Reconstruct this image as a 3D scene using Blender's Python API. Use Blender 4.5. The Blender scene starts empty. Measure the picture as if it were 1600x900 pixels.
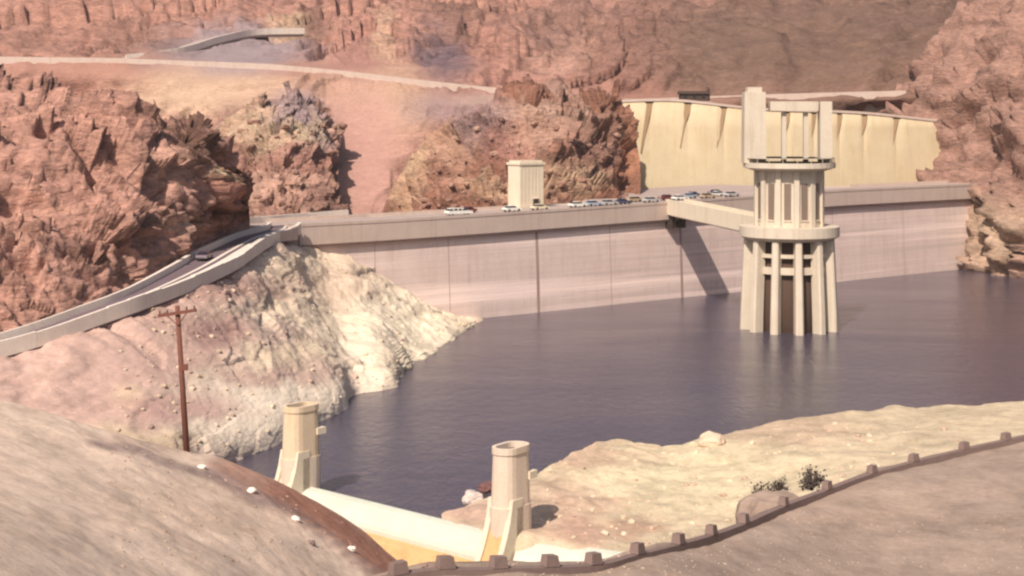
import bpy, bmesh, math, random
import numpy as np
from mathutils import Vector, Matrix, noise
random.seed(7)
S = bpy.context.scene
COL = S.collection

# ------------------------------------------------------------------ camera, sky, sun, exposure
F, CX, HY, H = 2365.0, 800.0, 188.0, 53.0      # focal length (photo px), centre column, horizon row, eye height above water
cam_d = bpy.data.cameras.new('camera'); cam = bpy.data.objects.new('camera', cam_d); COL.objects.link(cam)
cam.location = (0, 0, H); cam.rotation_euler = (math.radians(90), 0, 0)
cam_d.sensor_width = 36; cam_d.lens = F / 1600 * 36; cam_d.shift_y = -(450 - HY) / 1600
cam_d.clip_start = 1; cam_d.clip_end = 9000
S.camera = cam
SUN_EL, SUN_AZ = 46.0, (-0.37, -0.88)           # elevation, horizontal direction towards the sun
W = bpy.data.worlds.new('World'); S.world = W; W.use_nodes = True
nt = W.node_tree; bg = nt.nodes['Background']
sky = nt.nodes.new('ShaderNodeTexSky'); sky.sky_type = 'NISHITA'; sky.sun_disc = False
sky.sun_elevation = math.radians(SUN_EL); sky.sun_rotation = math.atan2(SUN_AZ[0], SUN_AZ[1])
sky.dust_density = 3.0; sky.air_density = 1.0; sky.ozone_density = 1.0
nt.links.new(sky.outputs[0], bg.inputs[0]); bg.inputs[1].default_value = 0.09
sl = bpy.data.lights.new('sun', 'SUN'); sl.energy = 5.0; sl.angle = math.radians(0.5); sl.color = (1.0, 0.88, 0.76)
so = bpy.data.objects.new('sun', sl); COL.objects.link(so); so.location = (-300, -170, 400)
_h = math.hypot(*SUN_AZ)
so.rotation_euler = Vector((SUN_AZ[0]/_h*math.cos(math.radians(SUN_EL)), SUN_AZ[1]/_h*math.cos(math.radians(SUN_EL)),
                            math.sin(math.radians(SUN_EL)))).to_track_quat('Z', 'Y').to_euler()
S.view_settings.view_transform = 'Standard'; S.view_settings.look = 'None'
S.view_settings.gamma = 1.0; S.view_settings.exposure = 0.12
S.cycles.filter_width = 2.4
S.cycles.max_bounces = 6; S.cycles.diffuse_bounces = 3; S.cycles.glossy_bounces = 3; S.cycles.volume_bounces = 1

def P(px, py, D):                                # a photo pixel at a distance -> a point of the place
    return Vector(((px - CX) / F * D, D, H - (py - HY) / F * D))
def PZ(px, py, z):                               # ... at a height
    D = F * (H - z) / (py - HY)
    return P(px, py, D)

# ------------------------------------------------------------------ materials
def node(nt, kind, **kw):
    n = nt.nodes.new(kind)
    for k, v in kw.items():
        if k.startswith('i_'): n.inputs[k[2:].replace('_', ' ')].default_value = v
        else: setattr(n, k, v)
    return n
def ramp(nt, fac, stops):
    r = nt.nodes.new('ShaderNodeValToRGB')
    while len(r.color_ramp.elements) < len(stops): r.color_ramp.elements.new(0.5)
    for e, (p, c) in zip(r.color_ramp.elements, stops):
        e.position = p; e.color = (c if len(c) == 4 else (*c, 1)) if hasattr(c, '__len__') else (c, c, c, 1)
    nt.links.new(fac, r.inputs[0]); return r.outputs[0]
def mix(nt, fac, a, b, mode='MIX'):
    m = nt.nodes.new('ShaderNodeMix'); m.data_type = 'RGBA'; m.blend_type = mode
    for sock, v in ((m.inputs[0], fac), (m.inputs[6], a), (m.inputs[7], b)):
        if isinstance(v, (int, float)): sock.default_value = v
        elif isinstance(v, tuple): sock.default_value = (*v[:3], 1)
        else: nt.links.new(v, sock)
    return m.outputs[2]
def new_mat(name, rough=0.9, spec=0.2):
    m = bpy.data.materials.new(name); m.use_nodes = True
    b = m.node_tree.nodes['Principled BSDF']; b.inputs['Roughness'].default_value = rough
    b.inputs['Specular IOR Level'].default_value = spec
    return m, m.node_tree, b
def coords(nt, scale=(1, 1, 1)):
    t = nt.nodes.new('ShaderNodeNewGeometry'); mp = nt.nodes.new('ShaderNodeMapping'); mp.inputs[3].default_value = scale
    nt.links.new(t.outputs['Position'], mp.inputs[0]); return mp.outputs[0]
def noise_tex(nt, co, scale, detail=6, rough=0.6, dist=0.0):
    n = node(nt, 'ShaderNodeTexNoise', i_Scale=scale, i_Detail=detail, i_Roughness=rough, i_Distortion=dist)
    nt.links.new(co, n.inputs['Vector']); return n.outputs['Fac']
def bump(nt, b, h, strength, dist):
    n = nt.nodes.new('ShaderNodeBump'); n.inputs['Strength'].default_value = strength; n.inputs['Distance'].default_value = dist
    nt.links.new(h, n.inputs['Height']); nt.links.new(n.outputs[0], b.inputs['Normal'])

def rock_mat(name, contrast=1.0, bstr=0.9, fine=0.6):
    m, t, b = new_mat(name, 0.95, 0.1)
    at = node(t, 'ShaderNodeVertexColor', layer_name='Col')
    co = coords(t); cs = coords(t, (1, 1, 2.6))
    n1 = noise_tex(t, cs, 0.09, 8, 0.65, 0.6); n2 = noise_tex(t, cs, 0.45, 6, 0.7, 0.3); n3 = noise_tex(t, co, 2.2, 4, 0.7)
    k = contrast
    c = mix(t, 1.0, at.outputs['Color'], ramp(t, n1, [(0.28, 1 - .45*k), (0.5, 1.0), (0.72, 1 + .35*k)]), 'MULTIPLY')
    c = mix(t, 1.0, c, ramp(t, n2, [(0.3, 1 - .40*k), (0.52, 1.0), (0.75, 1 + .28*k)]), 'MULTIPLY')
    c = mix(t, 1.0, c, ramp(t, n3, [(0.3, 1 - .22*k), (0.7, 1 + .15*k)]), 'MULTIPLY')
    # rusty and pale mineral patches
    p = noise_tex(t, co, 0.16, 5, 0.6, 1.0)
    c = mix(t, ramp(t, p, [(0.58, 0.0), (0.72, 0.45*k)]), c, mix(t, 1.0, c, (1.35, 1.2, 1.0), 'MULTIPLY'))
    p2 = noise_tex(t, cs, 0.23, 5, 0.65, 0.8)
    c = mix(t, ramp(t, p2, [(0.60, 0.0), (0.70, 0.55*k)]), c, mix(t, 1.0, c, (0.62, 0.5, 0.5), 'MULTIPLY'))
    c = mix(t, at.outputs['Alpha'], mix(t, 0.25, at.outputs['Color'], c), c)
    t.links.new(c, b.inputs['Base Color'])
    v = node(t, 'ShaderNodeTexVoronoi', feature='DISTANCE_TO_EDGE', i_Scale=0.35); t.links.new(cs, v.inputs['Vector'])
    h = mix(t, 0.2, n2, ramp(t, v.outputs['Distance'], [(0.0, 0.0), (0.25, 1.0)])); h = mix(t, 0.25, h, n3)
    bump(t, b, h, bstr, 1.6 * fine)
    return m
M_rock = rock_mat('weathered red rock')
M_dirt = rock_mat('packed pale dirt', 0.6, 0.3, 0.25)
M_scree = rock_mat('fine rose scree', 0.34, 0.3, 0.3)
M_shore = rock_mat('bleached shore rock', 0.5, 0.5, 0.4)

def concrete(name, base, stain=(0.55, 0.47, 0.42), streak=0.5, rough=0.85, bands=0.0, lay=2.5, rstr=0.4):
    m, t, b = new_mat(name, rough, 0.25)
    co = coords(t); cv = coords(t, (1, 1, 0.07)); ch = coords(t, (0.02, 0.02, 1))
    n1 = noise_tex(t, co, 0.16, 6, 0.6); n2 = noise_tex(t, cv, 0.55, 5, 0.65); n3 = noise_tex(t, co, 3.0, 4, 0.7)
    c = mix(t, ramp(t, n1, [(0.3, 0.0), (0.75, 0.55)]), base, tuple(x*y for x, y in zip(base, (0.82, 0.76, 0.74))))
    c = mix(t, ramp(t, n2, [(0.5, 0.0), (0.78, streak)]), c, tuple(x*y for x, y in zip(base, stain)))
    if bands:
        nb = noise_tex(t, ch, 0.28, 4, 0.6); c = mix(t, ramp(t, nb, [(0.46, 0.0), (0.62, bands)]), c, tuple(min(1, x*1.32) for x in base))
        nb2 = noise_tex(t, coords(t, (0.012, 0.012, 1)), 0.55, 2, 0.5); c = mix(t, ramp(t, nb2, [(0.55, 0.0), (0.66, bands*0.7)]), c, tuple(x*0.78 for x in base))
    if bands:
        sx = t.nodes.new('ShaderNodeSeparateXYZ'); t.links.new(co, sx.inputs[0])
        md = node(t, 'ShaderNodeMath', operation='PINGPONG'); t.links.new(sx.outputs[2], md.inputs[0]); md.inputs[1].default_value = .9
        c = mix(t, 1.0, c, ramp(t, md.outputs[0], [(0.0, 0.86), (0.12, 1.0)]), 'MULTIPLY')
    c = mix(t, 1.0, c, ramp(t, n3, [(0.3, 0.90), (0.7, 1.07)]), 'MULTIPLY')
    t.links.new(c, b.inputs['Base Color']); bump(t, b, mix(t, 0.5, n1, n3), rstr, 0.12)
    return m
M_dam = concrete('rose grey dam concrete', (0.70, 0.56, 0.505), bands=0.95, streak=0.4)
M_joint = concrete('damp joint and ledge shade concrete', (0.40, 0.28, 0.25), streak=0.6)
M_crest = concrete('crest concrete', (0.56, 0.45, 0.385), streak=0.35)
M_pale = concrete('pale cream concrete', (0.72, 0.63, 0.49), streak=0.3)
M_tower = concrete('grey cream tower concrete', (0.63, 0.55, 0.44), streak=0.45)
M_ylw = concrete('cream yellow concrete', (0.56, 0.465, 0.31), stain=(0.80, 0.66, 0.5), streak=0.55)
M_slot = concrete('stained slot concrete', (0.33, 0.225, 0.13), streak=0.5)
M_pier = concrete('warm pier concrete', (0.72, 0.59, 0.47), streak=0.5)
M_ochre = concrete('ochre stained concrete', (0.62, 0.40, 0.19), stain=(0.7, 0.5, 0.4), streak=0.7)
M_pier1 = concrete('tan stained pier concrete', (0.71, 0.57, 0.41), stain=(0.85, 0.62, 0.38), streak=0.6)
M_gate = concrete('pale green white painted steel', (0.60, 0.62, 0.52), stain=(0.82, 0.8, 0.76), streak=0.35, rough=0.5, rstr=0.1)
M_asph = concrete('violet grey asphalt', (0.17, 0.125, 0.14), streak=0.2)
M_road = concrete('sunbleached road', (0.42, 0.335, 0.30), streak=0.2)
M_kerb = concrete('whitewashed parapet', (0.78, 0.69, 0.60), streak=0.25)
M_dark = concrete('painted shade concrete', (0.05, 0.036, 0.028), streak=0.3)  # near-black colour paints the shade of openings and undersides
M_core = concrete('shade dark tower core', (0.085, 0.052, 0.038), streak=0.6)  # brown core darkened to paint the shade between the columns
M_win = concrete('muted brown window', (0.22, 0.165, 0.13), streak=0.4)  # plain muted brown for the window panels
M_terr = concrete('taupe terrace paving', (0.26, 0.19, 0.155), streak=0.3)
M_merl = concrete('dark weathered parapet', (0.23, 0.165, 0.145), streak=0.3)
M_shed = concrete('dark brown shed boards', (0.07, 0.045, 0.035), streak=0.3)
M_white = concrete('white painted stone', (0.80, 0.74, 0.66), streak=0.15)
def simple(name, col, rough=0.5, metal=0.0):
    m, t, b = new_mat(name, rough, 0.5); n = noise_tex(t, coords(t), 1.7, 4)
    t.links.new(mix(t, 1.0, col, ramp(t, n, [(0.3, 0.86), (0.7, 1.08)]), 'MULTIPLY'), b.inputs['Base Color'])
    b.inputs['Metallic'].default_value = metal; return m
M_glass = simple('dark car glass', (0.02, 0.022, 0.028), 0.1)
M_rub = simple('black rubber', (0.02, 0.02, 0.02), 0.9)
M_chrome = simple('dull chrome', (0.6, 0.6, 0.6), 0.3, 1.0)
M_wood = simple('creosoted red brown wood', (0.16, 0.058, 0.04), 0.9)
M_porc = simple('brown porcelain', (0.08, 0.03, 0.02), 0.3)
M_leaf = simple('dusty dark scrub', (0.065, 0.05, 0.042), 0.9)
M_lens = simple('lamp lens', (0.75, 0.72, 0.6), 0.2)

def water_mat():
    m, t, b = new_mat('lake water', 0.1, 0.5)
    b.inputs['IOR'].default_value = 1.33
    n = noise_tex(t, coords(t), 0.012, 3)
    t.links.new(mix(t, n, (0.052, 0.045, 0.068), (0.072, 0.06, 0.088)), b.inputs['Base Color'])
    wp = noise_tex(t, coords(t, (0.5, 1.6, 1)), 0.02, 4, 0.6, 1.0); t.links.new(ramp(t, wp, [(0.35, 0.06), (0.7, 0.2)]), b.inputs['Roughness'])
    a = noise_tex(t, coords(t, (1.0, 0.55, 1)), 0.42, 5, 0.62, 0.4); c = noise_tex(t, coords(t), 1.9, 3, 0.6)
    bump(t, b, mix(t, 0.3, a, c), 0.40, 0.7)
    return m
M_water = water_mat()

# ------------------------------------------------------------------ object helpers
class MB:                                        # collects shapes, then links them as one mesh object
    def __init__(s): s.v = []; s.f = []
    def add(s, v, f):
        n = len(s.v); s.v += [tuple(x) for x in v]; s.f += [tuple(i + n for i in q) for q in f]; return s
    def box(s, c, d, ax=None, taper=1.0):        # centre, size, axes
        ax = ax or (Vector((1, 0, 0)), Vector((0, 1, 0)), Vector((0, 0, 1)))
        vs = []
        for z in (-.5, .5):
            k = taper if z > 0 else 1
            for x, y in ((-.5, -.5), (.5, -.5), (.5, .5), (-.5, .5)):
                vs.append(Vector(c) + ax[0]*(x*d[0]*k) + ax[1]*(y*d[1]*k) + ax[2]*(z*d[2]))
        return s.add(vs, [(3, 2, 1, 0), (4, 5, 6, 7), (0, 1, 5, 4), (1, 2, 6, 5), (2, 3, 7, 6), (3, 0, 4, 7)])
    def sweep(s, rings, closed=True, caps=True): # successive rings of equal length
        n = len(rings[0]); vs = [p for r in rings for p in r]; fs = []
        for k in range(len(rings) - 1):
            for i in range(n if closed else n - 1):
                j = (i + 1) % n; fs.append((k*n + i, k*n + j, (k+1)*n + j, (k+1)*n + i))
        if caps and closed:
            fs.append(tuple(range(n))[::-1]); fs.append(tuple((len(rings)-1)*n + i for i in range(n)))
        return s.add(vs, fs)
    def tube(s, p0, p1, r0, r1=None, n=10):
        p0, p1 = Vector(p0), Vector(p1); r1 = r0 if r1 is None else r1
        d = (p1 - p0).normalized(); a = d.orthogonal().normalized(); b_ = d.cross(a)
        ring = lambda p, r: [p + a*(r*math.cos(t)) + b_*(r*math.sin(t)) for t in (2*math.pi*i/n for i in range(n))]
        return s.sweep([ring(p0, r0), ring(p1, r1)])
    def cyl(s, c, prof, n=32, a0=0.0):           # lathe: list of (radius, z)
        return s.sweep([[Vector((c[0] + r*math.cos(a0 + 2*math.pi*i/n), c[1] + r*math.sin(a0 + 2*math.pi*i/n), z)) for i in range(n)] for r, z in prof])
    def build(s, name, m, parent=None, smooth=False, origin=None):
        me = bpy.data.meshes.new(name)
        o_ = Vector(origin) if origin is not None else Vector((0, 0, 0))
        me.from_pydata([Vector(v) - o_ for v in s.v], [], s.f); me.materials.append(m)
        bm = bmesh.new(); bm.from_mesh(me); bmesh.ops.recalc_face_normals(bm, faces=bm.faces); bm.to_mesh(me); bm.free()
        if smooth:
            for p in me.polygons: p.use_smooth = True
        o = bpy.data.objects.new(name, me); COL.objects.link(o)
        if parent is not None:
            o.parent = parent
            if origin is None: o.matrix_parent_inverse = parent.matrix_world.inverted() if False else Matrix.Translation(-parent.location)
        else: o.location = o_
        return o
def thing(name, loc, label, cat, group=None):
    o = bpy.data.objects.new(name, None); COL.objects.link(o); o.location = loc; o.empty_display_size = 0.5
    o['label'] = label; o['category'] = cat
    if group: o['group'] = group
    return o
def tag(o, label, cat, group=None):
    o['label'] = label; o['category'] = cat
    if group: o['group'] = group
    return o
def structure(o): o['kind'] = 'structure'; return o
def copy_tree(o, parent=None):
    c = o.copy(); COL.objects.link(c)
    if parent is not None: c.parent = parent
    for ch in list(o.children): copy_tree(ch, c)
    return c

# ------------------------------------------------------------------ terrain: lofted control points + rock relief
def catmull(A, n, axis):
    A = np.moveaxis(A, axis, 0); k = A.shape[0]
    t = np.linspace(0, k - 1, n); i = np.clip(np.floor(t).astype(int), 0, k - 2); u = (t - i)[:, None, None]
    p0 = A[np.maximum(i - 1, 0)]; p1 = A[i]; p2 = A[i + 1]; p3 = A[np.minimum(i + 2, k - 1)]
    r = 0.5*(2*p1 + (p2 - p0)*u + (2*p0 - 5*p1 + 4*p2 - p3)*u*u + (3*p1 - p0 - 3*p2 + p3)*u**3)
    return np.moveaxis(r, 0, axis)
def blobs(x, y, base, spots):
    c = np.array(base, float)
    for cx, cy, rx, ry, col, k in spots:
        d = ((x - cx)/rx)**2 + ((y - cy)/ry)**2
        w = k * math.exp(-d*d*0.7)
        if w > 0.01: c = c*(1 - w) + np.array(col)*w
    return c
def terrain(name, rows, nu, nv, mat, base, spots=(), amp=1.0, scale=1.0, smooth_spots=(), edge=(0, 0, 0, 0), seed=0, warp=9.0, gully=0.0, jit=1.0, sharp=0.0):
    A = np.array([[tuple(p) for p in r] for r in rows], float)      # rows x cols x 3
    G = catmull(catmull(A, nv, 0), nu, 1)
    du = np.gradient(G, axis=1); dv = np.gradient(G, axis=0)
    N = np.cross(du, dv); N /= np.maximum(np.linalg.norm(N, axis=2, keepdims=True), 1e-9)
    # face the viewer
    flip = np.sum(N * (np.array([0, 0, H + 40]) - G), axis=2) < 0; N[flip] *= -1
    verts = []; cols = []
    fr = lambda k, n, w: 1.0 if w == 0 else min(1.0, k/(n*w))
    for j in range(nv):
        for i in range(nu):
            p = Vector(G[j, i]); q = (p + Vector((seed*37.1, seed*11.3, 0))) / scale
            wx = noise.noise_vector(q*0.035) * warp
            q2 = q + wx
            if gully: q2 = Vector((q2.x*1.15 - q2.z*.55, q2.y*(1 - .75*gully), q2.z*(1 - .6*gully)))
            d = (noise.ridged_multi_fractal(q2*0.022, 1.0, 2.1, 4, 1.0, 2.0) - 1.1)*3.6
            if sharp:                            # fractured blocks: every cell is a tilted plane
                for sc_, am in ((0.05, 5.5), (0.12, 3.4), (0.3, 1.3)):
                    u = Vector((q2.x + q2.z*.25, q2.y, q2.z*1.25 - q2.x*.3))*sc_; pt = noise.voronoi(u)[1][0]
                    cv = noise.cell_vector(pt*3.7 + Vector((.5, .5, .5)))
                    d += sharp*am*((u - pt).dot((cv - Vector((.5, .5, .5)))*1.9) + (cv.x - .5)*.32)
                d += (1 - min(1, sharp))*(0.6 - noise.voronoi(Vector((q2.x, q2.y, q2.z*1.6))*0.075)[0][0])*4.2
            else:
                d += (0.6 - noise.voronoi(Vector((q2.x, q2.y, q2.z*1.6))*0.075)[0][0])*4.2
                d += (0.55 - noise.voronoi(Vector((q2.x, q2.y, q2.z*1.8))*0.21)[0][0])*1.6
            d += noise.fractal(q*0.35, 1.0, 2.1, 3)*0.55
            if sharp:
                st = (q.z + q.x*.22)/5.5 + noise.noise(q*0.05)*2.2; st -= math.floor(st); d += sharp*1.3*(st*(1 - st**8) - .45)
            px = CX + F*p.x/p.y; py = HY + F*(H - p.z)/p.y
            e = min(fr(j, nv, edge[0]), fr(nv-1-j, nv, edge[1]), fr(i, nu, edge[2]), fr(nu-1-i, nu, edge[3]))
            a = amp * e * scale; k_ = 1.0
            for cx, cy, rx, ry, k in smooth_spots:
                k_ *= 1 - k*math.exp(-(((px-cx)/rx)**2 + ((py-cy)/ry)**2)**2)
            verts.append(p + Vector(N[j, i])*(d*a*k_))
            jx, jy = noise.noise(q*0.12)*22, noise.noise(q*0.12 + Vector((50, 0, 0)))*16
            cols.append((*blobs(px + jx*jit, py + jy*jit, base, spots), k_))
    faces = [(j*nu + i, j*nu + i + 1, (j+1)*nu + i + 1, (j+1)*nu + i) for j in range(nv-1) for i in range(nu-1)]
    me = bpy.data.meshes.new(name); me.from_pydata(verts, [], faces); me.materials.append(mat)
    ca = me.color_attributes.new('Col', 'FLOAT_COLOR', 'POINT'); ca.data.foreach_set('color', np.array(cols, 'f').ravel())
    for p in me.polygons: p.use_smooth = True
    o = bpy.data.objects.new(name, me); COL.objects.link(o); structure(o)
    return o
PINK = (0.43, 0.245, 0.19); PALE = (0.58, 0.46, 0.31); RED = (0.30, 0.145, 0.115); BRN = (0.21, 0.12, 0.095)
VIO = (0.27, 0.205, 0.22); TAN = (0.52, 0.37, 0.25); CRM = (0.66, 0.54, 0.36); UMB = (0.15, 0.09, 0.07)

# ------------------------------------------------------------------ dam axis and roads (plan)
DAM0 = Vector((-50.5, 373, 0)); U = Vector((0.783, 0.622, 0)); NUP = Vector((0.622, -0.783, 0))   # start, direction, upstream normal
def dam_pt(t): return DAM0 + U*t
def dam_D(px):                                   # distance of the upstream face at a photo column
    k = (px - CX)/F; t = (k*DAM0.y - DAM0.x)/(U.x - k*U.y); return (DAM0 + U*t).y, t
def crest_z(t): return 27.0 + 2.6*max(0, min(1, (t - 20)/180))**1.3
RS = {}                                          # half-width factor along the bend
road_c = [P(-300, 605, 212), P(0, 538, 232), P(150, 488, 247), P(215, 464, 256), P(270, 440, 268), P(318, 416, 284), P(356, 394, 304), P(398, 372, 330), P(440, 359, 355)]
_e = dam_pt(-2) - NUP*7; road_c += [Vector((_e.x, _e.y, 27.0))]
def spline(pts, n):
    A = np.array([[tuple(p)] for p in pts], float); return [Vector(x[0]) for x in catmull(A, n, 0)]
road_p = spline(road_c, 90)
for p in road_p: RS[tuple(p)] = float(np.interp(CX + F*p.x/p.y, [-300, 120, 220, 290, 340, 395, 440, 480], [.48, .48, .55, .82, .98, .80, .72, .9]))
def offsets(pts, w):
    out = []
    for i, p in enumerate(pts):
        d = pts[min(i+1, len(pts)-1)] - pts[max(i-1, 0)]; d.z = 0; d.normalize()
        out.append(p + Vector((d.y, -d.x, 0))*w*RS.get(tuple(p), 1))
    return out
def ribbon(pts, w0, w1, z0, z1):                 # solid strip between two offsets and two heights
    a, b = offsets(pts, w0), offsets(pts, w1)
    return MB().sweep([[p + Vector((0, 0, z0)), q + Vector((0, 0, z0)), q + Vector((0, 0, z1)), p + Vector((0, 0, z1))] for p, q in zip(a, b)])

# ------------------------------------------------------------------ water and lake bed
def quad(name, x0, x1, y0, y1, z, m):
    o = MB().add([(x0, y0, z), (x1, y0, z), (x1, y1, z), (x0, y1, z)], [(0, 1, 2, 3)]).build(name, m); return structure(o)
quad('ground', -4000, 4000, -1500, 5000, -60, M_dirt)
lake = MB()
lake_poly = [(-420, 120), (-300, 90), (-46, 228.5), (-26, 211), (-3.6, 187.5), (16, 178.5), (33, 172), (60, 150), (420, 90), (430, 640), (167, 545), (-50.5+3, 373+2.4), (-120, 330), (-420, 330)]
lake.add([(x, y, 0) for x, y in lake_poly], [tuple(range(len(lake_poly)))])
structure(lake.build('lake_water', M_water))

# ------------------------------------------------------------------ far mountain slope with the upper road
bx = [-500, -200, 0, 180, 270, 350, 440, 525, 580, 640, 720, 800, 900, 1000, 1100, 1300, 1600, 1900]
def bench(x): return np.interp(x, [-500, 185, 420, 560, 660, 900, 980, 1300, 1900], [88, 97, 106, 119, 131, 156, 160, 150, 135])
bD = [560]*18
rt = lambda x: 62*max(0.0, min(1.0, (x - 900)/110))          # the slope stands back behind the cream wall
rows = [[P(x, 372, 500 + 1.5*rt(x)) for x in bx], [P(x, 312, 520 + 1.4*rt(x)) for x in bx],
        [P(x, 245, 542 + 1.2*rt(x)) for x in bx], [P(x, 178 if x < 700 else 208, 562 + rt(x)) for x in bx], [P(x, bench(x) + 10, 576 + .35*rt(x)) for x in bx],
        [P(x, bench(x) - 3, 590 + .35*rt(x)) for x in bx], [P(x, min(bench(x) - 20, 92), 620 + .3*rt(x)) for x in bx],
        [P(x, 50, 690) for x in bx], [P(x, 5, 790) for x in bx], [P(x, -28 - 12*math.sin(x*0.011), 870) for x in bx], [P(x, 0, 1000) for x in bx]]
spots = [(330, 145, 130, 40, (0.53, 0.38, 0.27), .85), (580, 165, 90, 70, TAN, .6), (560, 250, 75, 120, (0.46, 0.265, 0.22), 1.0), (430, 255, 115, 90, (0.36, 0.215, 0.18), .9),
         (465, 175, 50, 35, VIO, .7), (480, 210, 30, 20, CRM, .5), (360, 75, 130, 34, (0.30, 0.24, 0.25), .95), (300, 55, 40, 12, (0.42, 0.23, 0.19), .7), (230, 60, 60, 40, BRN, .5),
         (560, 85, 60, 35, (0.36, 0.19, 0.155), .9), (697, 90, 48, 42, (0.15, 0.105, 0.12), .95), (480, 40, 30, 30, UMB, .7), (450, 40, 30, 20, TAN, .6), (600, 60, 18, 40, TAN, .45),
         (790, 85, 60, 60, (0.36, 0.19, 0.15), .8), (880, 70, 70, 40, (0.40, 0.24, 0.19), .7), (1000, 90, 60, 60, RED, .7), (1170, 80, 190, 90, (0.16, 0.102, 0.078), .95), (1450, 60, 260, 150, (0.17, 0.105, 0.08), .95), (1000, 60, 60, 50, (0.22, 0.125, 0.1), .7), (880, 30, 80, 22, (0.2, 0.12, 0.1), .7), (720, 25, 60, 20, UMB, .6), (720, 170, 80, 25, VIO, .6), (820, 160, 100, 18, (0.40, 0.28, 0.23), .8)]  # rightmost dark browns paint in shade and corner darkening of the view
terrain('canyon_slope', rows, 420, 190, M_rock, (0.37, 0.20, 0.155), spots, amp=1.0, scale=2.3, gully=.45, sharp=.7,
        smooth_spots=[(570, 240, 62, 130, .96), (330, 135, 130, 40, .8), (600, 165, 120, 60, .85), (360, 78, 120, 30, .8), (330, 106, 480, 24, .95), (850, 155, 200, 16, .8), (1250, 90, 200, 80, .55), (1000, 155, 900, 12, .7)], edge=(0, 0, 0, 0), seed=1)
# upper road on its bench
up = spline([P(x, bench(x), 583 + .35*rt(x)) + Vector((0, 0, .5)) for x in (-500, -200, 100, 185, 300, 420, 560, 660, 780, 900, 980, 1100, 1300, 1600)], 80)
structure(ribbon(up, -6, 2.4, -11, 0).build('upper_road', M_road))
w = thing('roadside_wall', up[20], 'long low pale wall edging the road high across the red canyon slope', 'wall')
for k in range(0, 79, 6): ribbon(up[k:k+7], 2.42, 2.9, -2.2, .9).build('wall_section', M_crest, w)
lot = spline([P(x, y, D) + Vector((0, 0, 1.5)) for x, y, D in ((190, 95, 595), (270, 84, 612), (330, 66, 640), (390, 54, 668), (470, 52, 685))], 30)
structure(ribbon(lot, -3, 3, -3, 0).build('side_road', M_road))
w = thing('kerb_wall', lot[10], 'pale kerb wall beside the short road climbing to the grey hillside', 'wall')
for k in range(0, 29, 6): ribbon(lot[k:k+7], 3.02, 3.5, -2, .8).build('wall_section', M_kerb, w)

# ------------------------------------------------------------------ rocky knob behind the crest
def knob(rowspec, back):
    R = []
    for y, xs, xe, D, bul in rowspec:
        n = 9; r = []
        for i in range(n):
            u = i/(n-1); r.append(P(xs + (xe-xs)*u, y + 6*math.sin(u*9 + y), D + bul*(2*u-1)**2))
        R.append(r)
    y, xs, xe, D, bul = rowspec[-1]
    R.append([P(xs + (xe-xs)*i/8, y + 12, D + back) for i in range(9)])
    return R
rk = knob([(372, 575, 1010, 452, 26), (328, 596, 1000, 458, 30), (290, 612, 1001, 468, 34), (245, 645, 999, 482, 34), (205, 684, 991, 497, 30), (176, 738, 982, 512, 20), (160, 775, 965, 528, 12)], 40)
spots = [(640, 270, 30, 70, (0.56, 0.40, 0.26), .65), (700, 225, 40, 40, (0.50, 0.32, 0.23), .6), (760, 195, 45, 35, VIO, .6), (690, 290, 60, 30, (0.36, 0.19, 0.14), .7), (800, 235, 45, 45, RED, .6), (870, 210, 70, 30, (0.46, 0.29, 0.22), .7),  # tan spots paint highlights on the left edge, browns the shaded right
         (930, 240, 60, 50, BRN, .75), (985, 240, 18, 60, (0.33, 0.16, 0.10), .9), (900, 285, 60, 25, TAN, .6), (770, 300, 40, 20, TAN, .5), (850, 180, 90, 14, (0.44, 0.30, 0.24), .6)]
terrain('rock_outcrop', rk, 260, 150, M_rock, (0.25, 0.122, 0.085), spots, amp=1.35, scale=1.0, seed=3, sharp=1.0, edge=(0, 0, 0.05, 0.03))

rk = knob([(372, 300, 540, 470, 16), (330, 318, 532, 476, 20), (290, 322, 529, 486, 24), (245, 326, 528, 500, 26), (205, 335, 526, 514, 24), (178, 360, 518, 528, 18), (162, 395, 495, 540, 8)], 40)
spots = [(400, 200, 60, 40, (0.52, 0.39, 0.27), .7), (465, 180, 40, 24, VIO, .8), (480, 215, 30, 18, CRM, .5), (430, 280, 70, 26, (0.50, 0.31, 0.24), .6), (490, 265, 40, 16, RED, .7), (500, 320, 26, 20, BRN, .7), (420, 245, 60, 14, RED, .5), (505, 225, 24, 20, VIO, .5), (360, 300, 40, 30, (0.52, 0.36, 0.27), .6)]
terrain('rock_outcrop', rk, 220, 150, M_rock, (0.36, 0.21, 0.165), spots, amp=1.1, scale=1.0, seed=4, sharp=1.0, edge=(0, 0, 0.05, 0.03))

# ------------------------------------------------------------------ left rock hill beside the road
base = [p + Vector((-2.2, .6, 0)) for p in offsets(road_p, -5.6)]
def atx(px):                                     # first road edge point right of a column
    return min(base, key=lambda p: abs(CX + F*p.x/p.y - px))
bpx = [-260, -60, 60, 130, 190, 245, 300, 352, 392]
top = [(-330, 70, 300), (-90, 125, 302), (60, 160, 305), (150, 180, 308), (200, 196, 311), (240, 214, 314), (300, 202, 318), (342, 240, 324), (388, 330, 336)]
b0 = [atx(x) + Vector((0, 0, -3.0)) for x in bpx]; b1 = [atx(x) + Vector((-0.3, 0.2, 1.5)) for x in bpx]
tp = [P(*t) for t in top]
def between(a, b, u, out): return [p.lerp(q, u) + Vector((0.25, -1, 0.35))*out*(1 if 0 < i < 8 else .3) for i, (p, q) in enumerate(zip(a, b))]
rows = [b0, b1, between(b1, tp, .28, 4), between(b1, tp, .55, 5), between(b1, tp, .8, 5), tp, [p + Vector((-8, 26, -3)) for p in tp], [p + Vector((-14, 60, -26)) for p in tp]]
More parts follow.
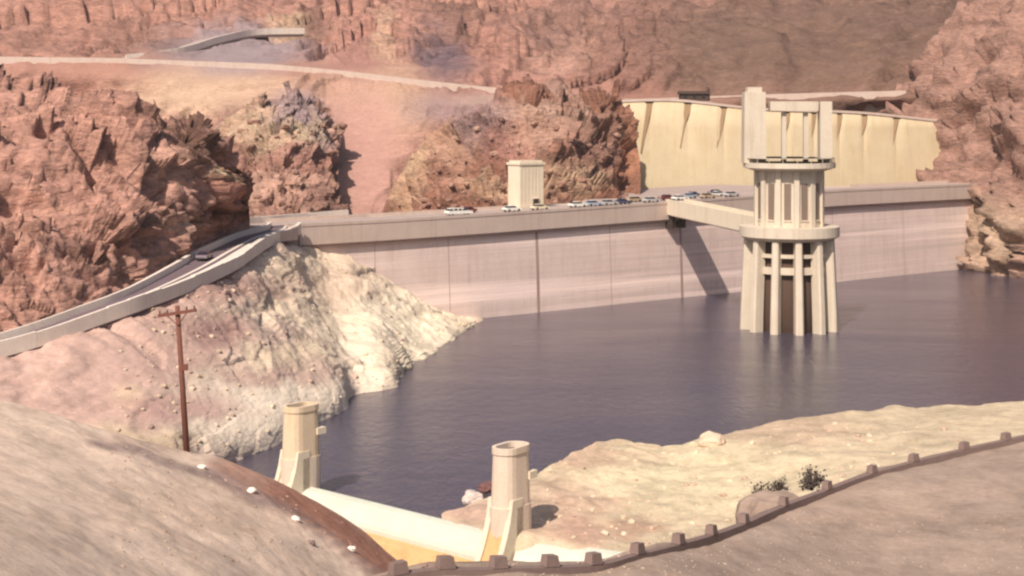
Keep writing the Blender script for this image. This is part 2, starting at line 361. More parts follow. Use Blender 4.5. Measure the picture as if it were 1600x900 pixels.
spots = [(300, 225, 46, 36, (0.15, 0.085, 0.066), .95), (225, 205, 40, 22, BRN, .7), (270, 265, 60, 26, (0.50, 0.30, 0.23), .6), (345, 310, 36, 50, (0.29, 0.135, 0.105), .9), (240, 350, 30, 12, UMB, .9), (275, 330, 24, 16, UMB, .8), (272, 352, 18, 16, (0.56, 0.36, 0.28), .8), (255, 310, 50, 22, (0.46, 0.265, 0.21), .7), (220, 420, 60, 30, (0.42, 0.24, 0.19), .7), (335, 275, 16, 12, CRM, .8)]  # umber spots paint shaded hollows; the right-hand dark brown paints a shaded side
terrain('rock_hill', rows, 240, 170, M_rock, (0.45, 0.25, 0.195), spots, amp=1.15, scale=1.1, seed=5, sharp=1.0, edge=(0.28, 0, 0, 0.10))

# ------------------------------------------------------------------ shore slope below the road
re = [p - Vector((0, 0, .7)) for p in offsets(road_p, 5.0)]
def atr(px): return min(re, key=lambda p: abs(CX + F*p.x/p.y - px))
topA = [atr(x) + Vector((0, 0, 0.0)) for x in (-250, 0, 170, 250, 305, 350, 392, 436)]
def dface(px, py, off=-1.0): D, t = dam_D(px); return P(px, py, D + off)
topA += [dface(492, 381, 1), dface(540, 396, .5), dface(600, 428, .5), dface(652, 466, .5), dface(706, 487, .5), dface(748, 495, .5)]
shore = [(-300, 880), (0, 850), (200, 800), (310, 742), (376, 712), (432, 690), (490, 660), (527, 642), (548, 617), (606, 604), (640, 566), (696, 541), (722, 516), (752, 500)]
shA = [PZ(x, y, 0) for x, y in shore]; 
def mid(u, out, dz): return [a.lerp(b, u) + (Vector((0.5, -0.6, 0))*out + Vector((0, 0, dz)))*(1 if i < 10 else .25) for i, (a, b) in enumerate(zip(topA, shA))]
rows = [[p + Vector((-2.5, 1.5, -1.2)) for p in topA], mid(.05, 0, -1.2), mid(.3, 1.0, -.8), mid(.55, 1.5, .5), mid(.8, 2.5, 1.5), mid(.95, 2.0, 1.6), [p + Vector((1, -1.2, -1.0)) for p in shA], [p + Vector((3, -3, -7)) for p in shA]]
spots = [(560, 480, 190, 110, (0.71, 0.58, 0.44), .95), (640, 520, 110, 60, (0.80, 0.69, 0.52), .85), (470, 440, 80, 50, (0.68, 0.54, 0.4), .9), (540, 440, 40, 30, (0.60, 0.44, 0.33), .5), (600, 575, 60, 26, (0.70, 0.60, 0.42), .8),
         (500, 590, 130, 70, (0.77, 0.64, 0.5), .92), (450, 560, 70, 40, (0.6, 0.47, 0.33), .7), (345, 520, 50, 26, (0.32, 0.19, 0.17), .8), (430, 525, 40, 20, (0.42, 0.30, 0.27), .6), (470, 580, 90, 14, (0.47, 0.33, 0.27), .5), (420, 660, 170, 66, (0.80, 0.68, 0.54), .97), (220, 690, 90, 22, (0.58, 0.45, 0.31), .8), (205, 625, 30, 24, (0.58, 0.45, 0.29), .6),
         (270, 640, 90, 24, (0.46, 0.28, 0.245), .8), (420, 590, 100, 14, (0.46, 0.29, 0.25), .6), (300, 450, 160, 24, (0.39, 0.245, 0.21), .8), (310, 595, 30, 20, (0.58, 0.48, 0.38), .6)]
terrain('rocky_shore', rows, 330, 190, M_shore, (0.50, 0.34, 0.285), spots, amp=.5, scale=0.85, seed=8, sharp=.35, edge=(0.10, 0, 0, 0.04), smooth_spots=[(420, 650, 150, 80, .8), (240, 600, 120, 90, .5)])

# ------------------------------------------------------------------ mound on the near shore, beyond the spillway
mx = [690, 740, 800, 850, 905, 970, 1040, 1100, 1140, 1200, 1290, 1400, 1600, 1900]
crest = [808, 792, 765, 737, 706, 690, 697, 689, 682, 664, 650, 640, 628, 600]
cD = [196, 200, 208, 216, 226, 234, 236, 240, 243, 250, 256, 262, 270, 280]
btm = [826, 832, 840, 850, 862, 880, 900, 915, 925, 930, 930, 920, 905, 880]
bD2 = [194, 189.5, 184.5, 183.5, 181, 178, 172, 168, 166, 160, 155, 150, 145, 140]
cr = [P(a, b, c) for a, b, c in zip(mx, crest, cD)]; bt = [P(a, b, c) for a, b, c in zip(mx, btm, bD2)]
rows = [[Vector((p.x, p.y + 14, -8)) for p in cr], [Vector((p.x, p.y + 5, p.z*.3 - 2)) for p in cr], cr] + [[a.lerp(b, u) + Vector((0, 0, o)) for a, b in zip(cr, bt)] for u, o in ((.25, .8), (.5, .7), (.75, .3))] + [bt, [p + Vector((0, -1.0, -6)) for p in bt]]
spots = [(970, 715, 95, 14, (0.42, 0.27, 0.2), .85), (905, 725, 60, 30, (0.53, 0.38, 0.27), .8), (960, 745, 130, 22, (0.70, 0.58, 0.39), .8), (870, 800, 70, 50, (0.52, 0.365, 0.27), .8), (955, 790, 30, 9, (0.46, 0.31, 0.23), .8), (990, 825, 36, 18, (0.40, 0.26, 0.19), .85), (910, 825, 40, 26, (0.45, 0.29, 0.22), .8),
         (1110, 745, 150, 60, (0.62, 0.525, 0.35), .8), (1230, 672, 110, 26, (0.48, 0.35, 0.25), .8), (1115, 687, 16, 8, (0.64, 0.5, 0.38), .7), (740, 805, 60, 18, (0.47, 0.31, 0.25), .8)]
terrain('shore_mound', rows, 300, 150, M_dirt, (0.55, 0.445, 0.31), spots, amp=.33, scale=0.6, seed=11, edge=(0, 0.12, 0.02, 0))

# ------------------------------------------------------------------ near embankment, lower left
ex = [-300, 0, 165, 235, 300, 345, 430, 520, 620, 720]
edge_y = [560, 628, 676, 694, 708, 716, 750, 801, 882, 980]; eD = [112, 116, 120, 123, 126, 128, 130, 130, 128, 124]
line_y = [580, 648, 694, 714, 734, 748, 784, 842, 925, 1030]; lD = [105, 109, 112, 114, 116, 117, 118, 118, 116, 112]
E0 = [P(a, b, c) for a, b, c in zip(ex, edge_y, eD)]; E1 = [P(a, b, c) for a, b, c in zip(ex, line_y, lD)]
rows = [[p + Vector((6, 22, -26)) for p in E0], [p + Vector((2, 5, -4.5)) for p in E0], E0, [a.lerp(b, .5) + Vector((0, 0, .15)) for a, b in zip(E0, E1)], E1,
        [Vector((p.x*.93, p.y - 9, p.z + .25)) for p in E1], [Vector((p.x*.8, p.y - 24, p.z + 1.3)) for p in E1], [Vector((p.x*.6, p.y - 48, p.z + 5)) for p in E1], [Vector((p.x*.3, p.y - 85, p.z + 11)) for p in E1]]
iy = lambda x: float(np.interp(x, ex, edge_y)); il = lambda x: float(np.interp(x, ex, line_y))
spots = [(250, 690, 110, 14, (0.47, 0.33, 0.26), .5), (330, 800, 200, 40, (0.60, 0.44, 0.33), .5)]
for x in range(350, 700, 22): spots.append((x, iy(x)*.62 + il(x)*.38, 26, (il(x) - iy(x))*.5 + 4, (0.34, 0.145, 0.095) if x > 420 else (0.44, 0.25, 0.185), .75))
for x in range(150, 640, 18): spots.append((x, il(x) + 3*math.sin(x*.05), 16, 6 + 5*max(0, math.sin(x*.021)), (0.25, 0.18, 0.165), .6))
terrain('embankment', rows, 260, 170, M_dirt, (0.68, 0.52, 0.405), spots, amp=.12, scale=0.4, jit=.3, seed=14, edge=(0, 0, 0, 0))

# ------------------------------------------------------------------ right canyon wall
rb = [(120, 590), (150, 552), (166, 520), (190, 470), (208, 410), (220, 330), (225, 250), (230, 170)]
rows = []
for zz, off in ((-8, 0), (8, 4), (28, 10), (48, 24), (75, 44), (105, 80), (112, 140), (95, 260)):
    rows.append([Vector((x + off*.9, y + off*.45, zz + 6*math.sin(i*1.7 + zz))) for i, (x, y) in enumerate(rb)])
terrain('canyon_wall', rows, 170, 150, M_rock, (0.32, 0.19, 0.15), [(1560, 380, 60, 60, (0.5, 0.38, 0.27), .6)], amp=1.4, scale=1.2, sharp=1.0, seed=17)

# ------------------------------------------------------------------ dam
dam = thing('dam', dam_pt(60), 'great rose grey concrete arch dam with a road along its crest, standing in the lake', 'dam')
joints = [-3, dam_D(585)[1], dam_D(700)[1], dam_D(838)[1], dam_D(952)[1], dam_D(1062)[1], dam_D(1180)[1], dam_D(1300)[1], dam_D(1410)[1], 300]
def dpt(t, up, z): p = dam_pt(t) + NUP*up; return Vector((p.x, p.y, z))
LED = 4.9
for k in range(len(joints) - 1):
    a, b = joints[k] + .1, joints[k+1] - .1
    n = 5; rings = []
    for i in range(n + 1):
        t = a + (b - a)*i/n; zc = crest_z(t)
        rings.append([dpt(t, 1.6, -12), dpt(t, 0.5, zc - LED - 8), dpt(t, 0, zc - LED), dpt(t, -15, zc - LED), dpt(t, -15, -12)])
    MB().sweep(rings).build('face_panel', M_dam, dam)
    if k:
        t = joints[k]; zc = crest_z(t); hw = .5 if k in (3, 5) else .1
        MB().sweep([[dpt(t-hw, 1.62, -12), dpt(t-hw, .52, zc-LED-8), dpt(t-hw, .03, zc-LED-.05), dpt(t-hw, -2, zc-LED-.05), dpt(t-hw, -2, -12)],
                    [dpt(t+hw, 1.62, -12), dpt(t+hw, .52, zc-LED-8), dpt(t+hw, .03, zc-LED-.05), dpt(t+hw, -2, zc-LED-.05), dpt(t+hw, -2, -12)]]).build('construction_joint', M_joint, dam)
def along(a, b, prof, n=24):                     # sweep a cross-section (upstream offset, height over crest) along the dam
    return MB().sweep([[dpt(a + (b-a)*i/n, u, crest_z(a + (b-a)*i/n) + z) for u, z in prof] for i in range(n + 1)])
along(-3, 300, [(1.5, -LED + .3), (1.5, -.004), (-24, -.004), (-24, -LED + .3)]).build('crest_block', M_crest, dam)
along(-3, 300, [(1.1, -LED - .35), (1.1, -LED + .3), (0.0, -LED + .3), (0.0, -LED - .35)]).build('corbel', M_joint, dam)  # dark tone paints the shade line under the crest overhang
along(-3, 300, [(1.2, 0), (1.2, .42), (-1.0, .42), (-1.0, 0)]).build('pavement', M_kerb, dam)
along(-3, 300, [(-1.02, .0), (-1.02, .3), (-13.5, .3), (-13.5, .0)]).build('roadway', M_road, dam)
along(-3, 300, [(-7.2, .3), (-7.2, .304), (-7.4, .304), (-7.4, .3)]).build('centre_line', M_ylw, dam)
along(-3, 300, [(-13.52, 0), (-13.52, .16), (-15.5, .16), (-15.5, 0)]).build('pavement', M_kerb, dam)
TB = dam_D(1040)[1]
pa = [(-3 + (TB + 3)*k/11, -3 + (TB + 3)*(k + 1)/11) for k in range(11)] + [(TB + 6, TB + 40), (TB + 40, TB + 80), (TB + 80, 300)]
for a, b in pa:
    along(a + .02, b - .02, [(1.62, 0), (1.62, .75), (1.15, .75), (1.15, 0)], 4).build('parapet', M_crest, dam)
for k in range(13): along(-3 + 23*k, 20 + 23*k - .05, [(-15.55, 0), (-15.55, 1.1), (-16, 1.1), (-16, 0)], 4).build('parapet', M_crest, dam) if not (TB - 34 < 23*k < TB + 90) else None

def plaza(z0, z1, g, nm, m):
    rr = []
    for i in range(13):
        t = TB - 12 + 100*i/12; wd_ = 24 + 38*math.sin(math.pi*min(1, i/7)*.5)
        rr.append([dpt(t, -16.02 - 0*g, crest_z(t) + z0), dpt(t, -wd_ + g, crest_z(t) + z0), dpt(t, -wd_ + g, crest_z(t) + z1), dpt(t, -16.02, crest_z(t) + z1)])
    MB().sweep(rr).build(nm, m, dam)
plaza(-6, .02, 0, 'parking_terrace', M_crest); plaza(.03, .06, .6, 'parking_surface', M_road)

# elevator tower on the crest
def frame_of(t, up): return Vector((dpt(t, up, crest_z(t))))
ET = frame_of(dam_D(846)[1] + 7.0, -15.5)
def et(a, b, z): return ET + U*a + NUP*b + Vector((0, 0, z))
tw = thing('elevator_tower', ET, 'cream concrete block tower standing on the dam crest with a small dark doorway', 'tower')
AX = (U, NUP, Vector((0, 0, 1)))
MB().box(et(0, 0, 6.3), (8.8, 5.4, 13.0), AX).build('shaft', M_pale, tw)
for i in range(7): MB().box(et(-3.9 + 1.3*i, 2.72, 6.6), (.8, .1, 11.4), AX).build('rib', M_pale, tw)
for i in range(4): MB().box(et(-4.42, -1.95 + 1.3*i, 6.6), (.1, .8, 11.4), AX).build('rib', M_pale, tw)
MB().box(et(0, 0, 12.95), (9.5, 6.1, .7), AX).build('cornice', M_pale, tw)
MB().box(et(0, 0, 13.55), (8.3, 4.9, .5), AX).build('roof_slab', M_pale, tw)
MB().box(et(0, 2.9, .5), (9.4, .7, 1.0), AX).build('plinth', M_pale, tw)
d_ = MB().box(et(1.3, 3.0, 1.6), (1.5, .55, 2.6), AX).build('door', M_dark, tw)
MB().box(et(1.3, 3.02, 3.0), (2.1, .6, .3), AX).build('door_lintel', M_pale, tw)

# ------------------------------------------------------------------ intake tower and its bridge
TC = Vector(((1233 - CX)/F*385, 385, 0)); DK = 26.0
it = thing('intake_tower', TC, 'tall grey cream intake tower on ribbed columns rising from the dark water', 'tower')
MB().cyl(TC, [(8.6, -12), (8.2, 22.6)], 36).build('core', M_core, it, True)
for i in range(12):
    a = math.radians(-90 + 2 + 30*i); dr = Vector((math.cos(a), math.sin(a), 0)); tn = Vector((-dr.y, dr.x, 0))
    prof = lambda r, w, z: [TC + dr*(r-2.9) + tn*w*.5 + Vector((0, 0, z)), TC + dr*(r-2.9) - tn*w*.5 + Vector((0, 0, z)), TC + dr*(r-.35) - tn*w*.5 + Vector((0, 0, z)), TC + dr*r - tn*w*.3 + Vector((0, 0, z)), TC + dr*r + tn*w*.3 + Vector((0, 0, z)), TC + dr*(r-.35) + tn*w*.5 + Vector((0, 0, z))]
    MB().sweep([prof(12.9, 2.2, -12), prof(12.4, 1.95, 4), prof(11.5, 1.7, 22.9)]).build('column', M_tower, it)
for z, h in ((19.1, .9), (15.4, 1.7), (23.0, .8)):
    MB().cyl(TC, [(9.7, z - h/2), (9.7, z + h/2)], 36).build('ring_beam', M_tower, it)
MB().cyl(TC, [(11.2, 22.9), (12.6, 23.7), (12.6, 26.2), (12.3, 26.2)], 48).build('deck', M_tower, it)
MB().cyl(TC, [(8.3, 26.2), (8.1, 40.2)], 24, math.radians(2)).build('house', M_tower, it)
for i in range(12):
    a = math.radians(-90 + 2 + 30*i); dr = Vector((math.cos(a), math.sin(a), 0)); tn = Vector((-dr.y, dr.x, 0))
    MB().box(TC + dr*8.35 + Vector((0, 0, 33.2)), (1.1, 1.3, 13.96), (dr, tn, Vector((0, 0, 1)))).build('pilaster', M_tower, it)
    a2 = a + math.radians(15); dr = Vector((math.cos(a2), math.sin(a2), 0)); tn = Vector((-dr.y, dr.x, 0))
    fr = MB().box(TC + dr*8.02 + Vector((0, 0, 32.6)), (.5, 1.7, 9.2), (dr, tn, Vector((0, 0, 1)))).build('window', M_win, it)
    MB().box(TC + dr*8.2 + Vector((0, 0, 27.9)), (.5, 2.0, .35), (dr, tn, Vector((0, 0, 1)))).build('window_sill', M_tower, it)
MB().cyl(TC, [(8.9, 40.2), (11.6, 41.0), (11.6, 42.3), (11.2, 42.3)], 36).build('roof_deck', M_tower, it)
for i in range(20):
    a = 2*math.pi*i/20; p = TC + Vector((math.cos(a), math.sin(a), 0))*11.3
    MB().tube((p.x, p.y, 42.3), (p.x, p.y, 43.5), .07, n=5).build('railing_post', M_tower, it)
MB().cyl(TC, [(11.37, 43.4), (11.37, 43.55), (11.2, 43.55), (11.2, 43.4)], 36).build('handrail', M_tower, it)
# hoist gantry on the roof deck: tall left post, beam, right post
def gp(px, y, dD=0): return P(px, y, 385 + dD)
g0 = gp(1177, 200)
MB().box((g0.x + .1, 385, 51.2), (5.6, 5.0, 18.0), taper=.94).build('hoist_tower', M_tower, it)
MB().box((g0.x + .1, 385, 60.7), (3.6, 4.0, 1.4)).build('hoist_cap', M_tower, it)
g1 = gp(1290, 200)
MB().box((g1.x - .2, 385, 50.0), (3.0, 3.6, 15.6)).build('gantry_post', M_tower, it)
MB().box(((g0.x + g1.x)/2 + 1.0, 385, 56.6), (g1.x - g0.x - 6.2, 3.0, 2.4)).build('gantry_beam', M_tower, it)
for px in (1225, 1259):
    q = gp(px, 200); MB().box((q.x, 385.4, 48.6), (1.1, 1.3, 12.8)).build('gantry_strut', M_tower, it)
# bridge from crest to deck
ba = dpt(TB + 2.6, 1.7, 0); bb = TC + (ba - TC).normalized()*12.0; ba.z = bb.z = 0
bd = (bb - ba).normalized(); bn = Vector((bd.y, -bd.x, 0)); L = (bb - ba).length
br = thing('footbridge', Vector((*ba.lerp(bb, .5).xy, 26)), 'cream concrete bridge from the dam crest out to the intake tower, bright side wall', 'bridge')
za, zb = crest_z(TB) - .1, 26.25
def bpt(u, s, z): p = ba + bd*(L*u) + bn*s; return Vector((p.x, p.y, za + (zb - za)*u + z))
def bspan(prof, n=8): return MB().sweep([[bpt(i/n, s, z) for s, z in prof] for i in range(n + 1)])
bspan([(-2.6, -2.0), (2.6, -2.0), (2.6, 0), (-2.6, 0)]).build('deck', M_pale, br)
for s in (-2.95, 2.95): bspan([(s-.3, -3.0), (s+.3, -3.0), (s+.3, 1.5), (s-.3, 1.5)]).build('parapet', M_pale, br)
bspan([(-1.8, -3.6), (1.8, -3.6), (1.8, -2.02), (-1.8, -2.02)]).build('girder', M_pale, br)
for k in range(2): MB().box(dpt(TB + 2.6 + 2.2*(2*k-1), 1.2, crest_z(TB) - LED - .6), (1.2, 3.6, 3.4), AX, taper=1.0).build('bracket', M_dark, br)  # near-black colour paints the shade beneath the bridge end

# ------------------------------------------------------------------ cream retaining wall with slots beyond the crest
wl = thing('retaining_wall', P(1150, 300, 545), 'high cream yellow concrete wall with stained vertical slots along its top', 'wall')
wx = [955, 1015, 1075, 1131, 1182, 1230, 1272, 1312, 1350, 1400, 1470]
def wall_pt(px, z, off=0.0):
    u = (px - 955)/515; D = 566 + 34*abs(u - .3)**1.6 + off; p = P(px, 200, D); return Vector((p.x, p.y, z))
ztop = lambda px: 59.6 + .6*math.sin((px-955)*.02) - 5.0*max(0, (px-1060)/300)
for k in range(len(wx) - 1):
    a, b = wx[k], wx[k+1]; sw = 3.6; n = 8
    # bay: face that leans outward towards its foot, edges rounded back into the slots at the top
    vs, fs = [], []
    zs = [14, 26, 38, 44, 50, 1]
    for jz in range(6):
        for i in range(n + 1):
            u = i/n; px = a + (b - a)*u; zt = ztop(px); z = zs[jz] if jz < 5 else zt
            lean = -(zt - z)*.13
            m_ = max(0, 1 - min(u, 1-u)*9)*max(0, (z - 37)/22)*1.7
            vs.append(wall_pt(px, z, lean + m_))
    for jz in range(5):
        for i in range(n): q = jz*(n+1) + i; fs.append((q, q+1, q+n+2, q+n+1))
    m2 = len(vs)
    for i in range(n + 1): px = a + (b-a)*i/n; vs.append(wall_pt(px, ztop(px), 4.0))
    for i in range(n): q = 5*(n+1) + i; fs.append((q, q+1, m2+i+1, m2+i))
    MB().add(vs, fs).build('wall_bay', M_ylw, wl, True)
    if k:
        z1 = ztop(a) - .8; z0 = z1 - (13 + 3*math.sin(k*2.3))
        rings = []
        for (z, w_) in ((z0 - 3*(k % 3), .15), (z0 + 4, .35 + .2*(k % 2)), (z1 - 3, .7 + .25*(k % 3)), (z1, .9 + .2*(k % 3))):
            l = wall_pt(a, z, -(ztop(a)-z)*.13 + .9*max(0, (z-37)/22)); rings.append([l + Vector((-w_ - (z1-z)*.18, -.5, 0)), l + Vector((w_ - (z1-z)*.18, -.5, 0)), l + Vector((w_ - (z1-z)*.18, 2.6, 0)), l + Vector((-w_ - (z1-z)*.18, 2.6, 0))])
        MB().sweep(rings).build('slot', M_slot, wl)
    MB().sweep([[wall_pt(px, ztop(px) + z, o) for o, z in ((-.4, 0), (3.6, 0), (3.6, .9), (-.4, .9))] for px in (a + .1, (a+b)/2, b - .1)]).build('coping', M_crest, wl)
sd = P(1084, 152, 574); sz = 60.3
sh = thing('shed', Vector((sd.x, sd.y, sz)), 'long low dark brown shed on top of the cream slotted wall', 'shed')
MB().box((sd.x, sd.y, sz + 1.3), (10.8, 5, 2.8)).build('walls', M_shed, sh)
MB().sweep([[Vector((sd.x - 6, sd.y + y, sz + z)) for y, z in ((-3.2, 2.7), (0, 3.8), (3.2, 2.7))], [Vector((sd.x + 6, sd.y + y, sz + z)) for y, z in ((-3.2, 2.7), (0, 3.8), (3.2, 2.7))]]).build('roof', M_shed, sh)
for k in range(3): MB().box((sd.x - 3.4 + 3.4*k, sd.y - 2.52, sz + 1.5), (1.3, .12, 1.1)).build('window', M_glass, sh)
MB().box((sd.x + 5.6, sd.y, sz + 2.3), (.8, 2, 4.6)).build('chimney', M_shed, sh)
MB().box((sd.x, sd.y, sz - 4.6), (12.6, 7, 9)).build('foundation', M_joint, sh)

# ------------------------------------------------------------------ S-bend road onto the dam
structure(ribbon(road_p, -4.4, 4.0, -2.2, 0).build('road', M_asph))
structure(ribbon(road_p[6:], -0.25, 0.55, -.1, .14).build('road_median', M_kerb))
structure(ribbon(road_p[:70], 1.6, 4.0, -.1, .12).build('pavement', M_kerb))
wo = thing('road_parapet', road_p[45], 'whitewashed parapet on the hill side of the curving road', 'wall')
wi = thing('road_parapet', road_p[45], 'broad whitewashed parapet on the lake side of the curving road', 'wall')
for k in range(0, 84, 4):
    ribbon(road_p[k:k+5], -5.3, -4.42, -2.6, 1.2).build('parapet_section', M_kerb, wo)
    ribbon(road_p[k:k+5], 4.02, 5.2, -1.5, .95 + .12*math.sin(k*1.9)).build('parapet_section', M_kerb, wi)
wing = spline([re[70] + Vector((0, 0, .7)), re[79] + Vector((.3, 0, .6)), dpt(-7, 2.2, 26.9), dpt(-3.4, 1.35, 26.98)], 24)
MB().sweep([[p + Vector((0, 0, .8)), p + Vector((-.5, .35, .8)), p + Vector((-.5, .35, -1 - 3.7*(i/23))), p + Vector((0, 0, -1 - 3.7*(i/23)))] for i, p in enumerate(wing)]).build('wing_wall', M_crest, dam)
MB().sweep([[p + Vector((-.5, .35, -.05)), Vector((p.x - 8, p.y + 6, p.z - .05)), Vector((p.x - 8, p.y + 6, p.z - 2)), p + Vector((-.5, .35, -2))] for i, p in enumerate(wing[8:])]).build('approach_slab', M_road, dam)
# approach slab behind the left end of the crest
ap = spline([P(386, 352, 368), P(430, 349, 380), P(500, 343, 395), P(560, 338, 405)], 16)
structure(ribbon(ap, -4, 7, -4, 0).build('approach_road', M_road))
aw = thing('approach_wall', ap[8], 'low pale wall behind the approach road at the dam end', 'wall')
for k in range(0, 15, 5): ribbon(ap[k:k+6], -4.7, -4.02, -4, 1.6).build('wall_section', M_kerb, aw)

# ------------------------------------------------------------------ vehicles
PAINT = {'white': (0.80, 0.78, 0.72), 'cream': (0.72, 0.62, 0.45), 'pale blue': (0.36, 0.42, 0.50), 'dark blue': (0.05, 0.06, 0.12), 'maroon': (0.20, 0.04, 0.035), 'tan': (0.45, 0.33, 0.2), 'silver grey': (0.45, 0.44, 0.43), 'plum': (0.10, 0.05, 0.09)}
PM = {k: simple(k + ' car paint', v, 0.3) for k, v in PAINT.items()}
def prism(prof, w, wt=None):                     # side profile (x, z, half-width factor) to a solid
    wt = wt or [1]*len(prof)
    return MB().sweep([[Vector((x, s*w/2*k, z)) for (x, z), k in zip(prof, wt)] for s in (-1, 1)])
def make_car(name, label, cat, col, kind, group):
    t = thing(name, (0, 0, 0), label, cat, group)
    if kind == 'car':
        prism([(-2.35, .35), (2.3, .35), (2.38, .62), (2.3, .86), (1.1, .95), (-1.75, .97), (-2.3, .9), (-2.4, .6)], 1.82).build('body', PM[col], t, origin=(0, 0, 0))
        prism([(.95, .96), (.3, 1.36), (-1.05, 1.38), (-1.75, .98)], 1.62, [1, .84, .84, 1]).build('windows', M_glass, t, origin=(0, 0, 0))
        prism([(.34, 1.36), (.24, 1.44), (-1.0, 1.46), (-1.12, 1.37)], 1.44).build('roof', PM[col], t, origin=(0, 0, 0)); ln, wb = 2.4, 1.42
    elif kind == 'wagon':
        prism([(-4.1, .4), (3.9, .4), (4.05, .75), (3.9, 1.05), (2.3, 1.2), (-3.9, 1.25), (-4.2, .9)], 2.1).build('body', PM[col], t, origin=(0, 0, 0))
        prism([(2.1, 1.2), (1.2, 1.75), (-3.3, 1.8), (-3.85, 1.24)], 1.95, [1, .86, .86, 1]).build('windows', M_glass, t, origin=(0, 0, 0))
        prism([(1.25, 1.74), (1.1, 1.9), (-3.2, 1.95), (-3.4, 1.78)], 1.76).build('roof', PM[col], t, origin=(0, 0, 0))
        for k in (-2.4, -.9, .5): MB().box((k, 0, 1.5), (.28, 1.9, .56)).build('door_pillar', PM[col], t, origin=(0, 0, 0))
        ln, wb = 4.05, 2.5
    else:
        prism([(-3.3, .45), (3.2, .45), (3.35, .8), (3.25, 1.5), (2.9, 2.55), (-3.2, 2.6), (-3.35, 2.3)], 2.15).build('body', PM[col], t, origin=(0, 0, 0))
        prism([(3.12, 1.55), (2.98, 2.2), (-2.9, 2.2), (-2.9, 1.55)], 2.2).build('windows', M_glass, t, origin=(0, 0, 0))
        prism([(2.8, 2.56), (2.6, 2.72), (-3.0, 2.74), (-3.15, 2.6)], 2.0).build('roof', PM['white'], t, origin=(0, 0, 0)); ln, wb = 3.35, 2.1
    for x in (wb, -wb):
        for s in (-1, 1):
            MB().tube((x, s*.66, .34), (x, s*.93, .34), .34, n=14).build('wheel', M_rub, t, origin=(0, 0, 0))
    for x, nm in ((ln + .04, 'bumper'), (-ln - .04, 'bumper')): MB().box((x, 0, .5), (.14, 1.8, .16)).build(nm, M_chrome, t, origin=(0, 0, 0))
    for s in (-1, 1): MB().tube((ln - .03, s*.62, .72), (ln + .05, s*.62, .72), .12, n=8).build('headlight', M_lens, t, origin=(0, 0, 0))
    return t
yaw = math.atan2(U.y, U.x)
def on_crest(t, up): p = dpt(t, up, crest_z(t) + .305); return p
G1 = 'vehicles on the dam crest road'
proto = {}
def place(kind, col, loc, rz, label, cat, name, group=G1, zs=1):
    if kind not in proto:
        c = make_car(name, label, cat, col, kind, group); proto[kind] = c; c['base'] = 1; del c['base']
    else:
        c = copy_tree(proto[kind]); c.name = name
        c['label'] = label; c['category'] = cat
        if group: c['group'] = group
        elif 'group' in c: del c['group']
        for ch in c.children:
            if ch.name.split('.')[0] in ('body', 'roof') and not (kind == 'van' and ch.name.startswith('roof')):
                ch.data = ch.data.copy(); ch.data.materials[0] = PM[col]
    c.location = loc; c.rotation_euler = (0, 0, rz); c.scale = (1.18,)*3 if kind == 'car' else (1, 1, 1); return c
tv = lambda px: dam_D(px)[1] + 4
place('wagon', 'white', on_crest(tv(712), -4.0), yaw, 'long low white station wagon alone on the crest road, well before the tower', 'car', 'station_wagon')
place('car', 'maroon', on_crest(tv(742), -9), yaw + math.pi, 'maroon car just past the long white wagon on the crest', 'car', 'parked_car')
place('car', 'white', on_crest(tv(797), -4.2), yaw, 'white car between the long white wagon and the crest tower', 'car', 'parked_car')
place('car', 'cream', on_crest(tv(839), -3.6), yaw, 'cream car stopped directly in front of the crest tower doorway', 'car', 'parked_car')
seq = [(906, -3.8, 'white', 'white car first in the line of traffic past the crest tower'), (931, -4.2, 'pale blue', 'pale blue car second in the line of traffic past the crest tower'),
       (955, -3.9, 'silver grey', 'silver grey car third in the line of traffic past the crest tower'), (978, -4.2, 'dark blue', 'dark blue car in traffic near the foot of the cream wall'),
       (1000, -9, 'tan', 'tan car in the far lane where the cream wall begins'), (1022, -4.0, 'silver grey', 'silver grey car just before the bridge joins the crest'),
       (1050, -8.5, 'maroon', 'maroon car on the crest right behind the bridge end'), (1068, -4.2, 'white', 'white car on the crest behind the middle of the bridge'),
       (1088, -9, 'pale blue', 'pale blue car in the far lane behind the bridge'), (1102, -16.5, 'dark blue', 'dark blue car parked along the outer side of the crest behind the bridge'), (1112, -4.4, 'tan', 'tan car on the crest behind the tower end of the bridge'),
       (1130, -9, 'white', 'white car in the far lane close to the intake tower'), (1142, -19, 'plum', 'plum car parked on the crest beside the intake tower'), (1150, -4.6, 'silver grey', 'silver grey car half hidden beside the intake tower house')]
for px, up_, col, lab in seq:
    place('car', col, on_crest(dam_D(px)[1] + (abs(up_))*.65, up_) if up_ > -15.9 else Vector((*on_crest(dam_D(px)[1] + abs(up_)*.65, up_).xy, crest_z(dam_D(px)[1] + abs(up_)*.65))), yaw + (math.pi if up_ < -8 else 0), lab, 'car', 'parked_car')
i = min(range(90), key=lambda k: abs(CX + F*road_p[k].x/road_p[k].y - 335)); d = road_p[i+1] - road_p[i-1]
q = offsets(road_p, -2.1)[i]
c = place('car', 'plum', q + Vector((0, 0, .02)), math.atan2(d.y, d.x), 'dark plum car rounding the bend of the road below the red hill', 'car', 'parked_car', None); c.name = 'moving_car'
k = min(range(80), key=lambda k: abs(CX + F*up[k].x/up[k].y - 930)); d = up[k+1] - up[k-1]
place('van', 'white', offsets(up, -1.0)[k] + Vector((0, 0, .02)), math.atan2(d.y, d.x), 'white van on the high road above the rocky outcrop', 'van', 'white_van', None)

